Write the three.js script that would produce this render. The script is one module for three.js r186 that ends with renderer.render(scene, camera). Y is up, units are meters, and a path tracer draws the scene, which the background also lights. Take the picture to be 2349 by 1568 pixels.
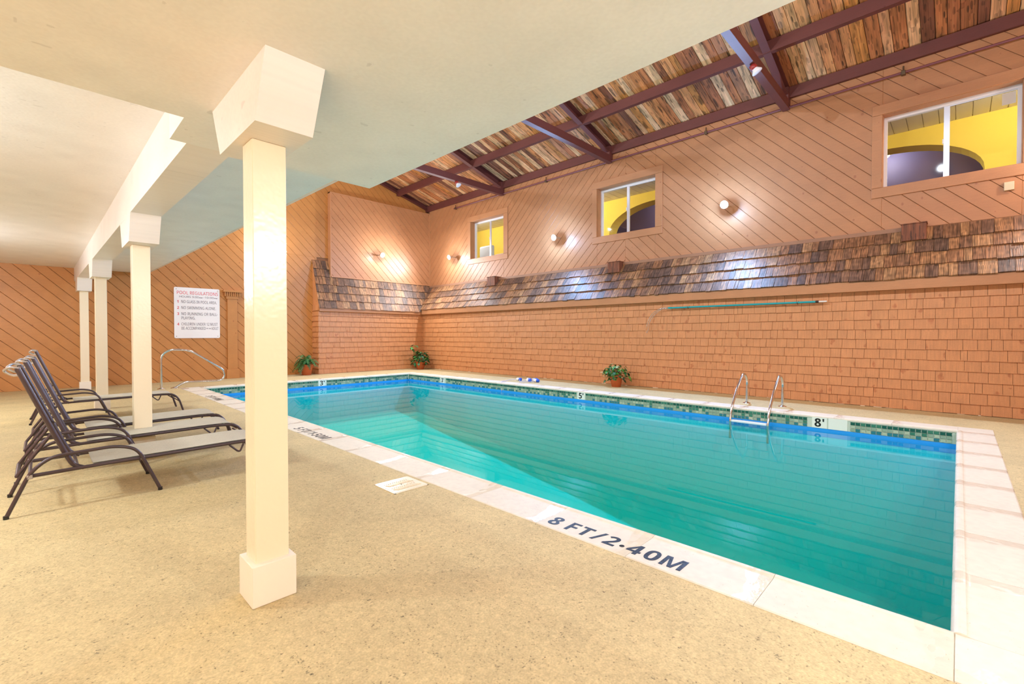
import * as THREE from 'three';
import { mergeGeometries } from 'three/addons/utils/BufferGeometryUtils.js';
import { FontLoader } from 'three/addons/loaders/FontLoader.js';
import { TextGeometry } from 'three/addons/geometries/TextGeometry.js';
import { RoundedBoxGeometry } from 'three/addons/geometries/RoundedBoxGeometry.js';

// ------------------------------------------------------------------ camera, exposure
const scene = new THREE.Scene();
scene.background = new THREE.Color(0x050505);
const camera = new THREE.PerspectiveCamera(73.21, 2349 / 1568, 0.05, 80);
camera.position.set(0, 1.25, 0);
camera.rotation.order = 'YXZ';
camera.rotation.set(THREE.MathUtils.degToRad(-0.92), THREE.MathUtils.degToRad(44.19), 0);
const renderer = new THREE.WebGLRenderer({ antialias: true });
renderer.toneMapping = THREE.LinearToneMapping;
renderer.toneMappingExposure = 1.1;
renderer.shadowMap.enabled = true;
// lamp strengths (candela) and colours
const WARM = new THREE.Color().setRGB(0.92, 0.95, 1.0), COOL = new THREE.Color().setRGB(0.30, 0.55, 1.0), NEUTRAL = new THREE.Color().setRGB(0.86, 0.93, 1.0);
const LAMP_WALL = 28, LAMP_LOFT = 30, LAMP_CEIL = 20, LAMP_BACK_ROOM = 10;

// ------------------------------------------------------------------ helpers
const V = (x, y, z) => new THREE.Vector3(x, y, z);
let seed = 12345;
const R = () => { seed |= 0; seed = seed + 0x6D2B79F5 | 0; let t = Math.imul(seed ^ seed >>> 15, 1 | seed); t = t + Math.imul(t ^ t >>> 7, 61 | t) ^ t; return ((t ^ t >>> 14) >>> 0) / 4294967296; };
const rr = (a, b) => a + (b - a) * R();
const taken = {};
const numbered = n => { const k = taken[n] = (taken[n] ?? -1) + 1; return k ? n + '_' + String(k).padStart(3, '0') : n; };
function obj(name, geos, mat, parent = scene) {
  const g = Array.isArray(geos) ? (geos.length === 1 ? geos[0] : mergeGeometries(geos.map(plain))) : geos;
  const m = new THREE.Mesh(g, mat); m.name = parent === scene ? numbered(name) : name;
  m.castShadow = m.receiveShadow = true; parent.add(m); return m;
}
const plain = g => { const h = g.index ? g.toNonIndexed() : g; for (const k of Object.keys(h.attributes)) if (!['position', 'normal', 'uv'].includes(k)) h.deleteAttribute(k); return h; };
function thing(name, label, category, pos = [0, 0, 0], group) {
  const o = new THREE.Group(); o.name = numbered(name); o.position.set(...pos); o.userData = { label, category };
  if (group) o.userData.group = group; scene.add(o); return o;
}
function struct(name, label, category) { const o = thing(name, label, category); o.userData.kind = 'structure'; return o; }
function tag(o, label, category, group) { Object.assign(o.userData, { label, category }); if (group) o.userData.group = group; return o; }
const frame = (o, A, B) => ({ o, A, B, N: V(0, 0, 0).crossVectors(A, B).normalize() });
const at = (f, a, b, n) => f.o.clone().addScaledVector(f.A, a).addScaledVector(f.B, b).addScaledVector(f.N, n);
function soup(tris, uvs) {
  const g = new THREE.BufferGeometry();
  g.setAttribute('position', new THREE.Float32BufferAttribute(tris, 3)); g.setAttribute('uv', new THREE.Float32BufferAttribute(uvs, 2)); g.computeVertexNormals(); return g;
}
// convex polygon in the plane of a frame, raised from d0 to d1 with a small bevel
function prism(f, poly, d0, d1, bevel = 0, off = [0, 0], turnUV = false) {
  const P = [], U = [], n = poly.length;
  let area = 0; for (let i = 0; i < n; i++) { const p = poly[i], q = poly[(i + 1) % n]; area += p[0] * q[1] - p[1] * q[0]; }
  if (area < 0) poly = poly.slice().reverse();
  let cx = 0, cy = 0; for (const p of poly) { cx += p[0] / n; cy += p[1] / n; }
  const inn = bevel ? poly.map((p, i) => {
    const a = poly[(i + n - 1) % n], b = poly[(i + 1) % n];
    const e1 = [p[0] - a[0], p[1] - a[1]], e2 = [b[0] - p[0], b[1] - p[1]], l1 = Math.hypot(...e1) || 1, l2 = Math.hypot(...e2) || 1;
    const n1 = [-e1[1] / l1, e1[0] / l1], n2 = [-e2[1] / l2, e2[0] / l2], k = Math.max(0.35, 1 + n1[0] * n2[0] + n1[1] * n2[1]);
    return [p[0] + bevel * (n1[0] + n2[0]) / k, p[1] + bevel * (n1[1] + n2[1]) / k];
  }) : poly;
  const uv = (a, b) => turnUV ? [b + off[0], a + off[1]] : [a + off[0], b + off[1]];
  const put = (a, b, d) => { const v = at(f, a, b, d); P.push(v.x, v.y, v.z); U.push(...uv(a, b)); };
  for (let i = 1; i < n - 1; i++) { put(...inn[0], d1); put(...inn[i], d1); put(...inn[i + 1], d1); }
  for (let i = 0; i < n; i++) {
    const p = poly[i], q = poly[(i + 1) % n], pi = inn[i], qi = inn[(i + 1) % n], dm = d1 - bevel;
    put(...p, d0); put(...q, d0); put(...q, dm); put(...p, d0); put(...q, dm); put(...p, dm);
    if (bevel) { put(...p, dm); put(...q, dm); put(...qi, d1); put(...p, dm); put(...qi, d1); put(...pi, d1); }
  }
  return soup(P, U);
}
const rect = (a0, a1, b0, b1) => [[a0, b0], [a1, b0], [a1, b1], [a0, b1]];
// keep the side where u*a + v*b >= c
function clip(poly, u, v, c) {
  const out = [];
  for (let i = 0; i < poly.length; i++) {
    const p = poly[i], q = poly[(i + 1) % poly.length], dp = u * p[0] + v * p[1] - c, dq = u * q[0] + v * q[1] - c;
    if (dp >= 0) out.push(p);
    if ((dp > 0 && dq < 0) || (dp < 0 && dq > 0)) { const t = dp / (dp - dq); out.push([p[0] + t * (q[0] - p[0]), p[1] + t * (q[1] - p[1])]); }
  }
  return out;
}
const areaOf = p => { let s = 0; for (let i = 0; i < p.length; i++) { const a = p[i], b = p[(i + 1) % p.length]; s += a[0] * b[1] - a[1] * b[0]; } return Math.abs(s / 2); };
// polygon minus rectangles, as convex pieces
function minus(polys, holes) {
  for (const [a0, a1, b0, b1] of holes) {
    const next = [];
    for (const p of polys) {
      const cand = [clip(p, -1, 0, -a0), clip(p, 1, 0, a1)];
      let mid = clip(clip(p, 1, 0, a0), -1, 0, -a1);
      cand.push(clip(mid, 0, -1, -b0), clip(mid, 0, 1, b1));
      for (const c of cand) if (c.length > 2 && areaOf(c) > 1e-4) next.push(c);
    }
    polys = next;
  }
  return polys;
}
const ry = (g, a) => g.rotateY(a);
function box(x0, x1, y0, y1, z0, z1, r = 0) {
  const w = x1 - x0, h = y1 - y0, d = z1 - z0;
  const g = r ? new RoundedBoxGeometry(w, h, d, 2, r) : new THREE.BoxGeometry(w, h, d);
  const p = g.attributes.position, nn = g.attributes.normal, uv = g.attributes.uv;
  for (let i = 0; i < p.count; i++) {
    const ax = Math.abs(nn.getX(i)), ay = Math.abs(nn.getY(i)), az = Math.abs(nn.getZ(i));
    const X = p.getX(i) + (x0 + x1) / 2, Y = p.getY(i) + (y0 + y1) / 2, Z = p.getZ(i) + (z0 + z1) / 2;
    if (ay >= ax && ay >= az) uv.setXY(i, X, Z); else if (ax >= az) uv.setXY(i, Z, Y); else uv.setXY(i, X, Y);
  }
  return g.translate((x0 + x1) / 2, (y0 + y1) / 2, (z0 + z1) / 2);
}
const tube = (pts, r, seg = 40, rad = 8, closed = false) => new THREE.TubeGeometry(new THREE.CatmullRomCurve3(pts, closed, 'centripetal'), seg, r, rad, closed);
// polyline with rounded corners, as a list of points for tube()
function bent(pts, rad = 0.06, n = 5) {
  const out = [pts[0]];
  for (let i = 1; i < pts.length - 1; i++) {
    const a = pts[i - 1], p = pts[i], b = pts[i + 1], r = Math.min(rad, a.distanceTo(p) * 0.49, b.distanceTo(p) * 0.49);
    const s = p.clone().lerp(a, r / a.distanceTo(p)), e = p.clone().lerp(b, r / b.distanceTo(p));
    for (let k = 0; k <= n; k++) { const t = k / n; out.push(s.clone().multiplyScalar((1 - t) ** 2).addScaledVector(p, 2 * t * (1 - t)).addScaledVector(e, t * t)); }
  }
  out.push(pts.at(-1)); return out;
}
class Poly extends THREE.Curve {
  constructor(p) { super(); this.p = p; this.l = [0]; for (let i = 1; i < p.length; i++) this.l.push(this.l[i - 1] + p[i].distanceTo(p[i - 1])); }
  getPoint(t, o = V()) { const L = t * this.l.at(-1); let i = 1; while (i < this.l.length - 1 && this.l[i] < L) i++; return o.copy(this.p[i - 1]).lerp(this.p[i], (L - this.l[i - 1]) / (this.l[i] - this.l[i - 1] || 1)); }
}
const pipe = (pts, r, rad = 0.06, seg = 0, rs = 9) => { const p = bent(pts, rad); return new THREE.TubeGeometry(new Poly(p), seg || p.length * 4, r, rs, false); };
const disc = (x, y, z, r, h, s = 20) => new THREE.CylinderGeometry(r, r, h, s).translate(x, y, z);
const lathe = (pts, s = 28) => new THREE.LatheGeometry(pts.map(p => new THREE.Vector2(...p)), s);

// ------------------------------------------------------------------ textures
function noiseGrid(n, s) { const a = new Float32Array(n * n); let k = s; for (let i = 0; i < n * n; i++) { k = (k * 1664525 + 1013904223) >>> 0; a[i] = k / 4294967296; } return (u, v) => { const x = ((u % 1) + 1) % 1 * n, y = ((v % 1) + 1) % 1 * n, i = x | 0, j = y | 0, fx = x - i, fy = y - j, sx = fx * fx * (3 - 2 * fx), sy = fy * fy * (3 - 2 * fy), i1 = (i + 1) % n, j1 = (j + 1) % n; const p = a[j * n + i] * (1 - sx) + a[j * n + i1] * sx, q = a[j1 * n + i] * (1 - sx) + a[j1 * n + i1] * sx; return p * (1 - sy) + q * sy; }; }
function tex(w, h, fn, srgb = true, metres = [1, 1]) {
  const d = new Uint8Array(w * h * 4);
  for (let j = 0; j < h; j++) for (let i = 0; i < w; i++) { const c = fn(i / w, j / h, i, j), k = (j * w + i) * 4; d[k] = Math.max(0, Math.min(255, c[0] * 255)); d[k + 1] = Math.max(0, Math.min(255, c[1] * 255)); d[k + 2] = Math.max(0, Math.min(255, c[2] * 255)); d[k + 3] = 255; }
  const t = new THREE.DataTexture(d, w, h); t.wrapS = t.wrapT = THREE.RepeatWrapping; t.magFilter = THREE.LinearFilter; t.minFilter = THREE.LinearMipmapLinearFilter; t.generateMipmaps = true;
  if (srgb) t.colorSpace = THREE.SRGBColorSpace; t.repeat.set(1 / metres[0], 1 / metres[1]); t.needsUpdate = true; return t;
}
const grey = v => [v, v, v];
const n4 = noiseGrid(4, 11), n8 = noiseGrid(8, 5), n16 = noiseGrid(16, 7), n32 = noiseGrid(32, 9), n64 = noiseGrid(64, 13), n128 = noiseGrid(128, 3), n256 = noiseGrid(256, 17), n512 = noiseGrid(512, 23), n700 = noiseGrid(700, 29);
const deckHeight = (u, v) => 0.45 * n512(u, v) + 0.35 * n700(u + 0.3, v) + 0.2 * n256(u, v);
const deckMap = tex(2048, 2048, (u, v) => {
  const f = deckHeight(u, v), c = 0.5 * n8(u, v) + 0.3 * n16(u, v) + 0.2 * n4(u, v), m = n128(u, v);
  let b = 0.85 + 0.22 * (f - 0.5) + 0.10 * (c - 0.5) + 0.05 * (m - 0.5);
  const pit = f < 0.25 ? (0.25 - f) * 2.2 * (0.5 + n32(u, v)) : 0;
  b -= pit; const dark = n64(u, v) > 0.9 && n512(u, v + 0.5) > 0.75 ? 0.22 : 0; b -= dark;
  return [b * 1.06, b * (1.0 - pit * 0.2), b * (0.90 - pit * 0.3)];
}, true, [3.1, 3.1]);
const deckBump = tex(1024, 1024, (u, v) => grey(0.6 * n512(u, v) + 0.4 * n256(u, v)), false, [1.55, 1.55]);
const plasterBump = tex(512, 512, (u, v) => grey(0.5 * n128(u, v) + 0.3 * n64(u, v) + 0.2 * n16(u, v)), false, [1.7, 1.7]);
const plasterMap = tex(1024, 1024, (u, v) => { const s = n64(u, v) > 0.93 && n8(u, v) > 0.55 ? 0.06 : 0, b = 0.965 + 0.03 * (n16(u, v) - 0.5) + 0.02 * (n256(u, v) - 0.5) - s; return [b, b, b * 0.995]; }, true, [2.9, 2.9]);
function knots(n, s, w, h) { let k = s; const q = () => (k = (k * 1664525 + 1013904223) >>> 0, k / 4294967296); return Array.from({ length: n }, () => ({ x: q(), y: q(), r: (0.5 + q()) * w, e: 1 + q() * h })); }
const torus = d => { d = Math.abs(d); return d > 0.5 ? 1 - d : d; };
function knotAt(list, u, v) { let m = 0; for (const k of list) { const dx = torus(u - k.x) / k.r, dy = torus(v - k.y) / (k.r * k.e), d = dx * dx + dy * dy; if (d < 1) m = Math.max(m, 1 - d); } return m; }
const paintKnots = knots(30, 99, 0.012, 1.2), boardKnots = knots(16, 41, 0.008, 0.6);
const shingleMap = tex(1024, 1024, (u, v) => { const k = knotAt(paintKnots, u + 0.012 * (n64(u, v) - 0.5), v + 0.012 * (n64(v, u) - 0.5)), st = n256(u, v * 0.06), b = 0.93 + 0.05 * (n16(u, v) - 0.5) + 0.07 * (st - 0.5) + 0.04 * (n256(u, v) - 0.5), s = 0.22 * Math.min(1, k * 1.2) * (0.5 + 0.7 * n128(u, v)); return [b * (1 - 0.55 * s), b * (1 - 0.95 * s), b * (1 - 1.2 * s)]; }, true, [2.3, 2.3]);
const boardMap = tex(1024, 1024, (u, v) => { const k = knotAt(boardKnots, u, v), b = 0.95 + 0.04 * (n16(u, v) - 0.5) + 0.03 * (n256(u * 0.1, v) - 0.5) + 0.02 * (n256(u, v) - 0.5), s = 0.2 * k; return [b * (1 - 0.6 * s), b * (1 - s), b * (1 - s)]; }, true, [2.6, 2.6]);
const woodMaps = [0, 1, 2, 3, 4].map(i => {
  const kn = knots(5, 700 + i * 31, 0.05, 0.2);
  return tex(256, 1024, (u, v) => {
    const w = u + 0.06 * (n8(u + i * 0.2, v * 0.7) - 0.5), g = n64(w, v * 0.05 + i * 0.13), g2 = n256(w, v * 0.09), c = n8(u + i * 0.3, v), k = knotAt(kn.map(q => q), u, v * 1.0);
    let b = 0.87 + 0.24 * (g - 0.5) + 0.16 * (g2 - 0.5) + 0.30 * (c - 0.5); const st = n16(u, v + i * 0.4) > 0.72 ? 0.18 : 0;
    b -= st * (0.4 + n32(u, v)); const dk = Math.min(0.75, k * 1.5) * 0.55; b *= 1 - dk;
    return [b * 1.05, b * (0.96 - 0.05 * c), b * (0.86 - 0.1 * dk)];
  }, true, [0.4, 2.4]);
});
const shakeMap = tex(512, 512, (u, v) => { const g = n128(u, v * 0.04), g2 = n256(u, v * 0.05), c = n16(u, v); const b = 0.78 + 0.42 * (g - 0.5) + 0.28 * (g2 - 0.5) + 0.22 * (c - 0.5); return [b, b * 0.97, b * 0.93]; }, true, [0.9, 0.9]);
const shakeBump = tex(512, 512, (u, v) => grey(0.6 * n128(u, v * 0.04) + 0.4 * n256(u, v * 0.05)), false, [0.9, 0.9]);
const copingMap = tex(1024, 1024, (u, v) => { const sp = n256(u, v) > 0.955 && n32(u, v) > 0.5 ? 0.3 : 0, b = 0.955 + 0.05 * (n8(u, v) - 0.5) + 0.04 * (n64(u, v) - 0.5) - sp * 0.5; return [b, b * 0.99, b * (0.965 - sp * 0.2)]; }, true, [1.9, 1.9]);
const copingRough = tex(512, 512, (u, v) => { const w = n4(u, v) + 0.25 * (n32(u, v) - 0.5); const r = w > 0.62 ? 0.16 : w > 0.55 ? 0.3 : 0.55; return grey(r); }, false, [2.7, 1.3]);
const copingBump = tex(512, 512, (u, v) => grey(0.6 * n64(u, v) + 0.4 * n128(u, v)), false, [0.9, 0.9]);
const weave = tex(128, 128, (u, v) => { const a = Math.sin(u * Math.PI * 32) * Math.sin(v * Math.PI * 32), b = 0.86 + 0.1 * a + 0.1 * (n32(u, v) - 0.5); return [b, b * 0.985, b * 0.955]; }, true, [0.12, 0.12]);

// ------------------------------------------------------------------ materials
const std = (color, rough = 0.6, o = {}) => new THREE.MeshPhysicalMaterial({ color, roughness: rough, ...o });
const M = {
  deck: std('#ded4ae', 0.72, { map: deckMap, bumpMap: deckBump, bumpScale: 0.0016 }),
  coping: std('#e9e2d4', 1.0, { map: copingMap, roughnessMap: copingRough, bumpMap: copingBump, bumpScale: 0.0008 }),
  ceiling: std('#f9f9f7', 0.42, { map: plasterMap, bumpMap: plasterBump, bumpScale: 0.0007 }),
  beamWhite: std('#f6f1ec', 0.4, { map: plasterMap, bumpMap: plasterBump, bumpScale: 0.0005 }),
  column: std('#efe2c4', 0.26, { bumpMap: plasterBump, bumpScale: 0.0007 }),
  plinth: std('#f1e8d6', 0.4, { bumpMap: plasterBump, bumpScale: 0.0006 }),
  board: std('#c2875a', 0.42, { map: boardMap }),
  boardEnd: std('#cc8a48', 0.4, { map: boardMap }),
  trim: std('#c68b5e', 0.45, { map: boardMap }),
  backing: std('#8a5f40', 0.7),
  shingle: std('#d8955f', 0.5, { map: shingleMap }),
  beam: std('#6e3831', 0.58, { map: boardMap }),
  pipePaint: std('#7d4448', 0.4),
  white: std('#eceef4', 0.35),
  aluminium: std('#c9ccd6', 0.35, { metalness: 0.6 }),
  glass: std('#ffffff', 0.02, { transmission: 1, thickness: 0, ior: 1.5 }),
  steel: std('#d9dadc', 0.16, { metalness: 1 }),
  chairMetal: std('#4d4145', 0.32, { metalness: 0.35 }),
  chairClip: std('#b9b6b8', 0.3, { metalness: 0.7 }),
  sling: std('#e2dccb', 0.75, { map: weave }),
  terracotta: std('#c4642f', 0.75, { map: plasterMap }),
  soil: std('#2d2018', 0.95),
  leafA: std('#3f8a35', 0.42), leafB: std('#22602a', 0.42), leafC: std('#5aa045', 0.42), leafCream: std('#cfd39a', 0.45), leafDark: std('#1d4a26', 0.42),
  fernA: std('#2c7d38', 0.5), fernB: std('#1f6130', 0.5),
  stem: std('#5d6b33', 0.6),
  teal: std('#10a3ad', 0.3), poleTip: std('#e8e6e2', 0.35), black: std('#17181c', 0.3), blueFloat: std('#1458d0', 0.3), whiteFloat: std('#f1efe8', 0.3), rope: std('#b9bfe0', 0.7),
  poolPaint: std('#84d2f4', 0.6), bandPaint: std('#1c9bf2', 0.5), waterSheet: std('#ffffff', 0, { transmission: 1, thickness: 0, ior: 1.33, specularIntensity: 0.6 }), grout: std('#c9d2c0', 0.8),
  tileDark: std('#1f5f50', 0.18), tileGreen: std('#3f8068', 0.18), tileSage: std('#93ab93', 0.3), tileTeal: std('#2f7d86', 0.18), tilePale: std('#b3c2a6', 0.35), markerTile: std('#eef2e6', 0.2),
  ink: std('#101216', 0.35), markPaint: std('#141518', 0.5, { bumpMap: copingBump, bumpScale: 0.002 }),
  yellowWall: std('#e3c84e', 0.8), navy: std('#4a4678', 0.6), plankWhite: std('#e9e4cf', 0.6), paleBlue: std('#b9cbe0', 0.9), cushion: std('#e9e4da', 0.9),
  outlet: std('#dcc7a4', 0.4), woodBlock: std('#8c5a3c', 0.6, { map: woodMaps[0] }), drain: std('#e0d3b6', 0.3),
  lampHousing: std('#d8cbb8', 0.4, { metalness: 0.2 }), reflector: std('#f2f4f8', 0.2), redBase: std('#a03430', 0.4), brass: std('#6c5a45', 0.4, { metalness: 0.7 }),
  strip: std('#a8795a', 0.5, { map: boardMap }),
  efflor: std('#dcc9b4', 0.9)
};
const shakeTones = ['#a27a5e', '#b3835f', '#8d6d5a', '#bf8f66', '#7f6557', '#c79a70'].map(c => std(c, 0.5, { map: shakeMap, bumpMap: shakeBump, bumpScale: 0.0016, specularIntensity: 1 }));
const plankTones = ['#e6b27a', '#dca066', '#ecc396', '#c98f5e', '#f3d4a6', '#b98158', '#8a6049', '#e0a860', '#f8e0b8', '#c79a74'].map((c, i) => std(c, 0.55, { map: woodMaps[i % 5] }));
const water = new THREE.MeshPhysicalMaterial({ color: '#18b0a4', roughness: 0.2, transparent: true, opacity: 0.01, transmission: 0.5, thickness: 1, ior: 1.33, attenuationColor: new THREE.Color().setRGB(0.005, 0.925, 0.79), attenuationDistance: 2.0 });
const glow = (c, k) => new THREE.MeshStandardMaterial({ color: '#ffffff', emissive: c, emissiveIntensity: k, roughness: 0.4 });

// ------------------------------------------------------------------ dimensions
const XE = -14.93, XP = -14.76, XB = -14.5, XR = 1.7, ZU = -10.6, ZL = -10.1, ZN = 3.2, ZB = -6.16;
const PX0 = -12.65, PX1 = 0, PZ0 = -8.28, PZ1 = -2.65, CW = 0.37, WATER = -0.205;
const roofY = z => 6.2 + 0.28 * (z + 10.6);
const fLong = frame(V(0, 0, ZU), V(1, 0, 0), V(0, 1, 0)), fEnd = frame(V(XE, 0, 0), V(0, 0, -1), V(0, 1, 0)), fPanel = frame(V(XP, 0, 0), V(0, 0, -1), V(0, 1, 0));

// ------------------------------------------------------------------ floor, pool shell, water
{
  const g = [box(XE - 0.1, XR + 0.1, -0.12, 0, PZ1 + CW, ZN + 0.1), box(XE - 0.1, XR + 0.1, -0.12, 0, ZL - 0.6, PZ0 - CW), box(XE - 0.1, PX0 - 0.35, -0.12, 0, PZ0 - CW, PZ1 + CW), box(PX1 + 0.33, XR + 0.1, -0.12, 0, PZ0 - CW, PZ1 + CW)];
  const f = struct('floor', 'beige pebbled concrete pool deck', 'floor'); obj('deck_slab', g, M.deck, f);
}
{
  const s = struct('pool_basin', 'blue painted swimming pool basin deepening towards the ladder end', 'pool');
  const walls = [box(PX0 - 0.2, PX1 + 0.2, -2.9, -0.06, PZ0 - 0.2, PZ0), box(PX0 - 0.2, PX1 + 0.2, -2.9, -0.06, PZ1, PZ1 + 0.2), box(PX0 - 0.2, PX0, -2.9, -0.06, PZ0, PZ1), box(PX1, PX1 + 0.2, -2.9, -0.06, PZ0, PZ1)];
  obj('basin_wall', walls, M.poolPaint, s);
  const pf = frame(V(0, 0, PZ0), V(1, 0, 0), V(0, 1, 0));
  const profile = [[PX0, -1.1], [-8.5, -1.58], [-5.6, -1.92], [-3.0, -2.26], [PX1, -2.6], [PX1, -2.9], [PX0, -2.9]];
  const parts = []; for (let i = 0; i < 4; i++) parts.push(prism(pf, [[profile[i][0], -2.9], [profile[i + 1][0], -2.9], profile[i + 1], profile[i]], 0, PZ1 - PZ0));
  obj('basin_floor', parts, M.poolPaint, s);
  obj('painted_band', [box(PX0, PX1, -0.3, -0.165, PZ0 - 0.01, PZ0 + 0.004), box(PX0 - 0.01, PX0 + 0.004, -0.3, -0.165, PZ0, PZ1)], M.bandPaint, s);
  const w = thing('pool_water', 'still turquoise water filling the swimming pool', 'water', [0, WATER, 0]); w.userData.kind = 'stuff';
  obj('water_surface', new THREE.PlaneGeometry(PX1 - PX0, PZ1 - PZ0).rotateX(-Math.PI / 2).translate((PX0 + PX1) / 2, 0, (PZ0 + PZ1) / 2), M.waterSheet, w);
  obj('water_body', box(PX0 - 0.03, PX1 + 0.03, -2.65, -0.001, PZ0 - 0.03, PZ1 + 0.03), water, w);
}
// waterline tiles
const markers = [{ side: 'far', a0: -10.98, a1: -10.79, t: "3'" }, { side: 'far', a0: -6.02, a1: -5.83, t: "5'" }, { side: 'far', a0: -1.61, a1: -1.415, t: "8'" }, { side: 'far', a0: -1.40, a1: -1.165, t: '' }, { side: 'end', a0: 5.36, a1: 5.56, t: "3'" }];
const fFar = frame(V(0, 0, PZ0), V(1, 0, 0), V(0, 1, 0)), fPoolEnd = frame(V(PX0, 0, 0), V(0, 0, -1), V(0, 1, 0));
function tileBand(name, label, f, a0, a1, side) {
  const s = struct(name, label, 'tiles');
  obj('grout_bed', prism(f, rect(a0, a1, -0.172, -0.02), 0, 0.006), M.grout, s);
  const list = [], rest = [], pw = 0.06, ph = 0.0475, n = Math.floor((a1 - a0) / pw);
  const holes = markers.filter(m => m.side === side);
  for (let i = n - 1; i >= 0; i--) for (let j = 0; j < 3; j++) {
    const x0 = a0 + i * pw, y0 = -0.170 + j * ph; if (holes.some(h => x0 + pw > h.a0 - 0.004 && x0 < h.a1 + 0.004)) continue;
    const g = 0.0022, b = (i + j) % 2 ? 0.007 : -0.007, xa = x0 + g, xb = x0 + pw - g, ya = y0 + g, yb = y0 + ph - g, ym = (ya + yb) / 2, xm = (xa + xb) / 2;
    const poly = [[xa, ya], [xm, ya + Math.abs(b) * 0.5], [xb, ya], [xb - Math.abs(b) * 0.7, ym], [xb, yb], [xm, yb - Math.abs(b) * 0.2], [xa, yb], [xa + Math.abs(b) * 0.5, ym]];
    const q = R(), mat = j === 2 ? (q < 0.7 ? M.tileDark : M.tileGreen) : j === 1 ? (q < 0.65 ? M.tileSage : q < 0.85 ? M.tilePale : M.tileGreen) : (q < 0.5 ? M.tileTeal : q < 0.8 ? M.tileSage : M.tilePale);
    list.push([prism(f, poly, 0.004, 0.011), mat]);
  }
  list.forEach(([g, m], k) => { if (k < 296) obj('tile', g, m, s); else rest.push([g, m]); });
  if (rest.length) { // the tiles that show smallest, one part
    const mats = [...new Set(rest.map(r => r[1]))], geos = mats.map(m => mergeGeometries(rest.filter(r => r[1] === m).map(r => r[0])));
    const o = obj('small_tiles', mergeGeometries(geos, true), mats, s); o.userData.kind = 'stuff';
  }
}
tileBand('trim_1', 'green wavy waterline tiles along the long side of the pool', fFar, PX0, PX1, 'far');
tileBand('trim_2', 'green wavy waterline tiles on the short end of the pool', fPoolEnd, -PZ1, -PZ0, 'end');
obj('basin_tile_backing', [box(PX0, PX1, -0.17, -0.02, PZ1 - 0.008, PZ1), box(PX1 - 0.008, PX1, -0.17, -0.02, PZ0, PZ1)], M.tileGreen).userData = { kind: 'structure', label: 'plain green waterline band on the near sides of the pool', category: 'tiles' };

const font = await new FontLoader().loadAsync('fonts/droid/droid_sans_bold.typeface.json');
const text = (s, size, depth) => { const g = new TextGeometry(s, { font, size, depth, curveSegments: 5, bevelEnabled: false }); g.computeBoundingBox(); return g; };
for (const m of markers) {
  const f = m.side === 'far' ? fFar : fPoolEnd, c = at(f, (m.a0 + m.a1) / 2, -0.172, 0);
  const lab = m.t === '' ? 'blank white tile set beside the eight foot marker' : m.side === 'end' ? 'white three foot marker tile on the short end of the pool' : ({ 3: 'white three foot marker tile under the deck near the corner plant', 5: 'white five foot marker tile below the float rope end', 8: 'white eight foot marker tile beside the pool ladder' })[m.t[0]];
  const t = thing('depth_marker', lab, 'depth marker', [c.x, c.y, c.z]);
  const lf = frame(V(0, 0, 0), f.A, f.B), w = (m.a1 - m.a0) / 2;
  obj('tile_face', prism(lf, rect(-w, w, 0, 0.165), 0.004, 0.013, 0.002), M.markerTile, t);
  if (m.t) { const g = text(m.t, 0.125, 0.0015), b = g.boundingBox; g.translate(-(b.min.x + b.max.x) / 2, -(b.min.y + b.max.y) / 2, 0); if (m.side === 'end') g.rotateY(Math.PI / 2); const n = obj('numeral', g, M.ink, t); n.position.copy(lf.N).multiplyScalar(0.0132).add(V(0, 0.083, 0)); }
}

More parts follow.
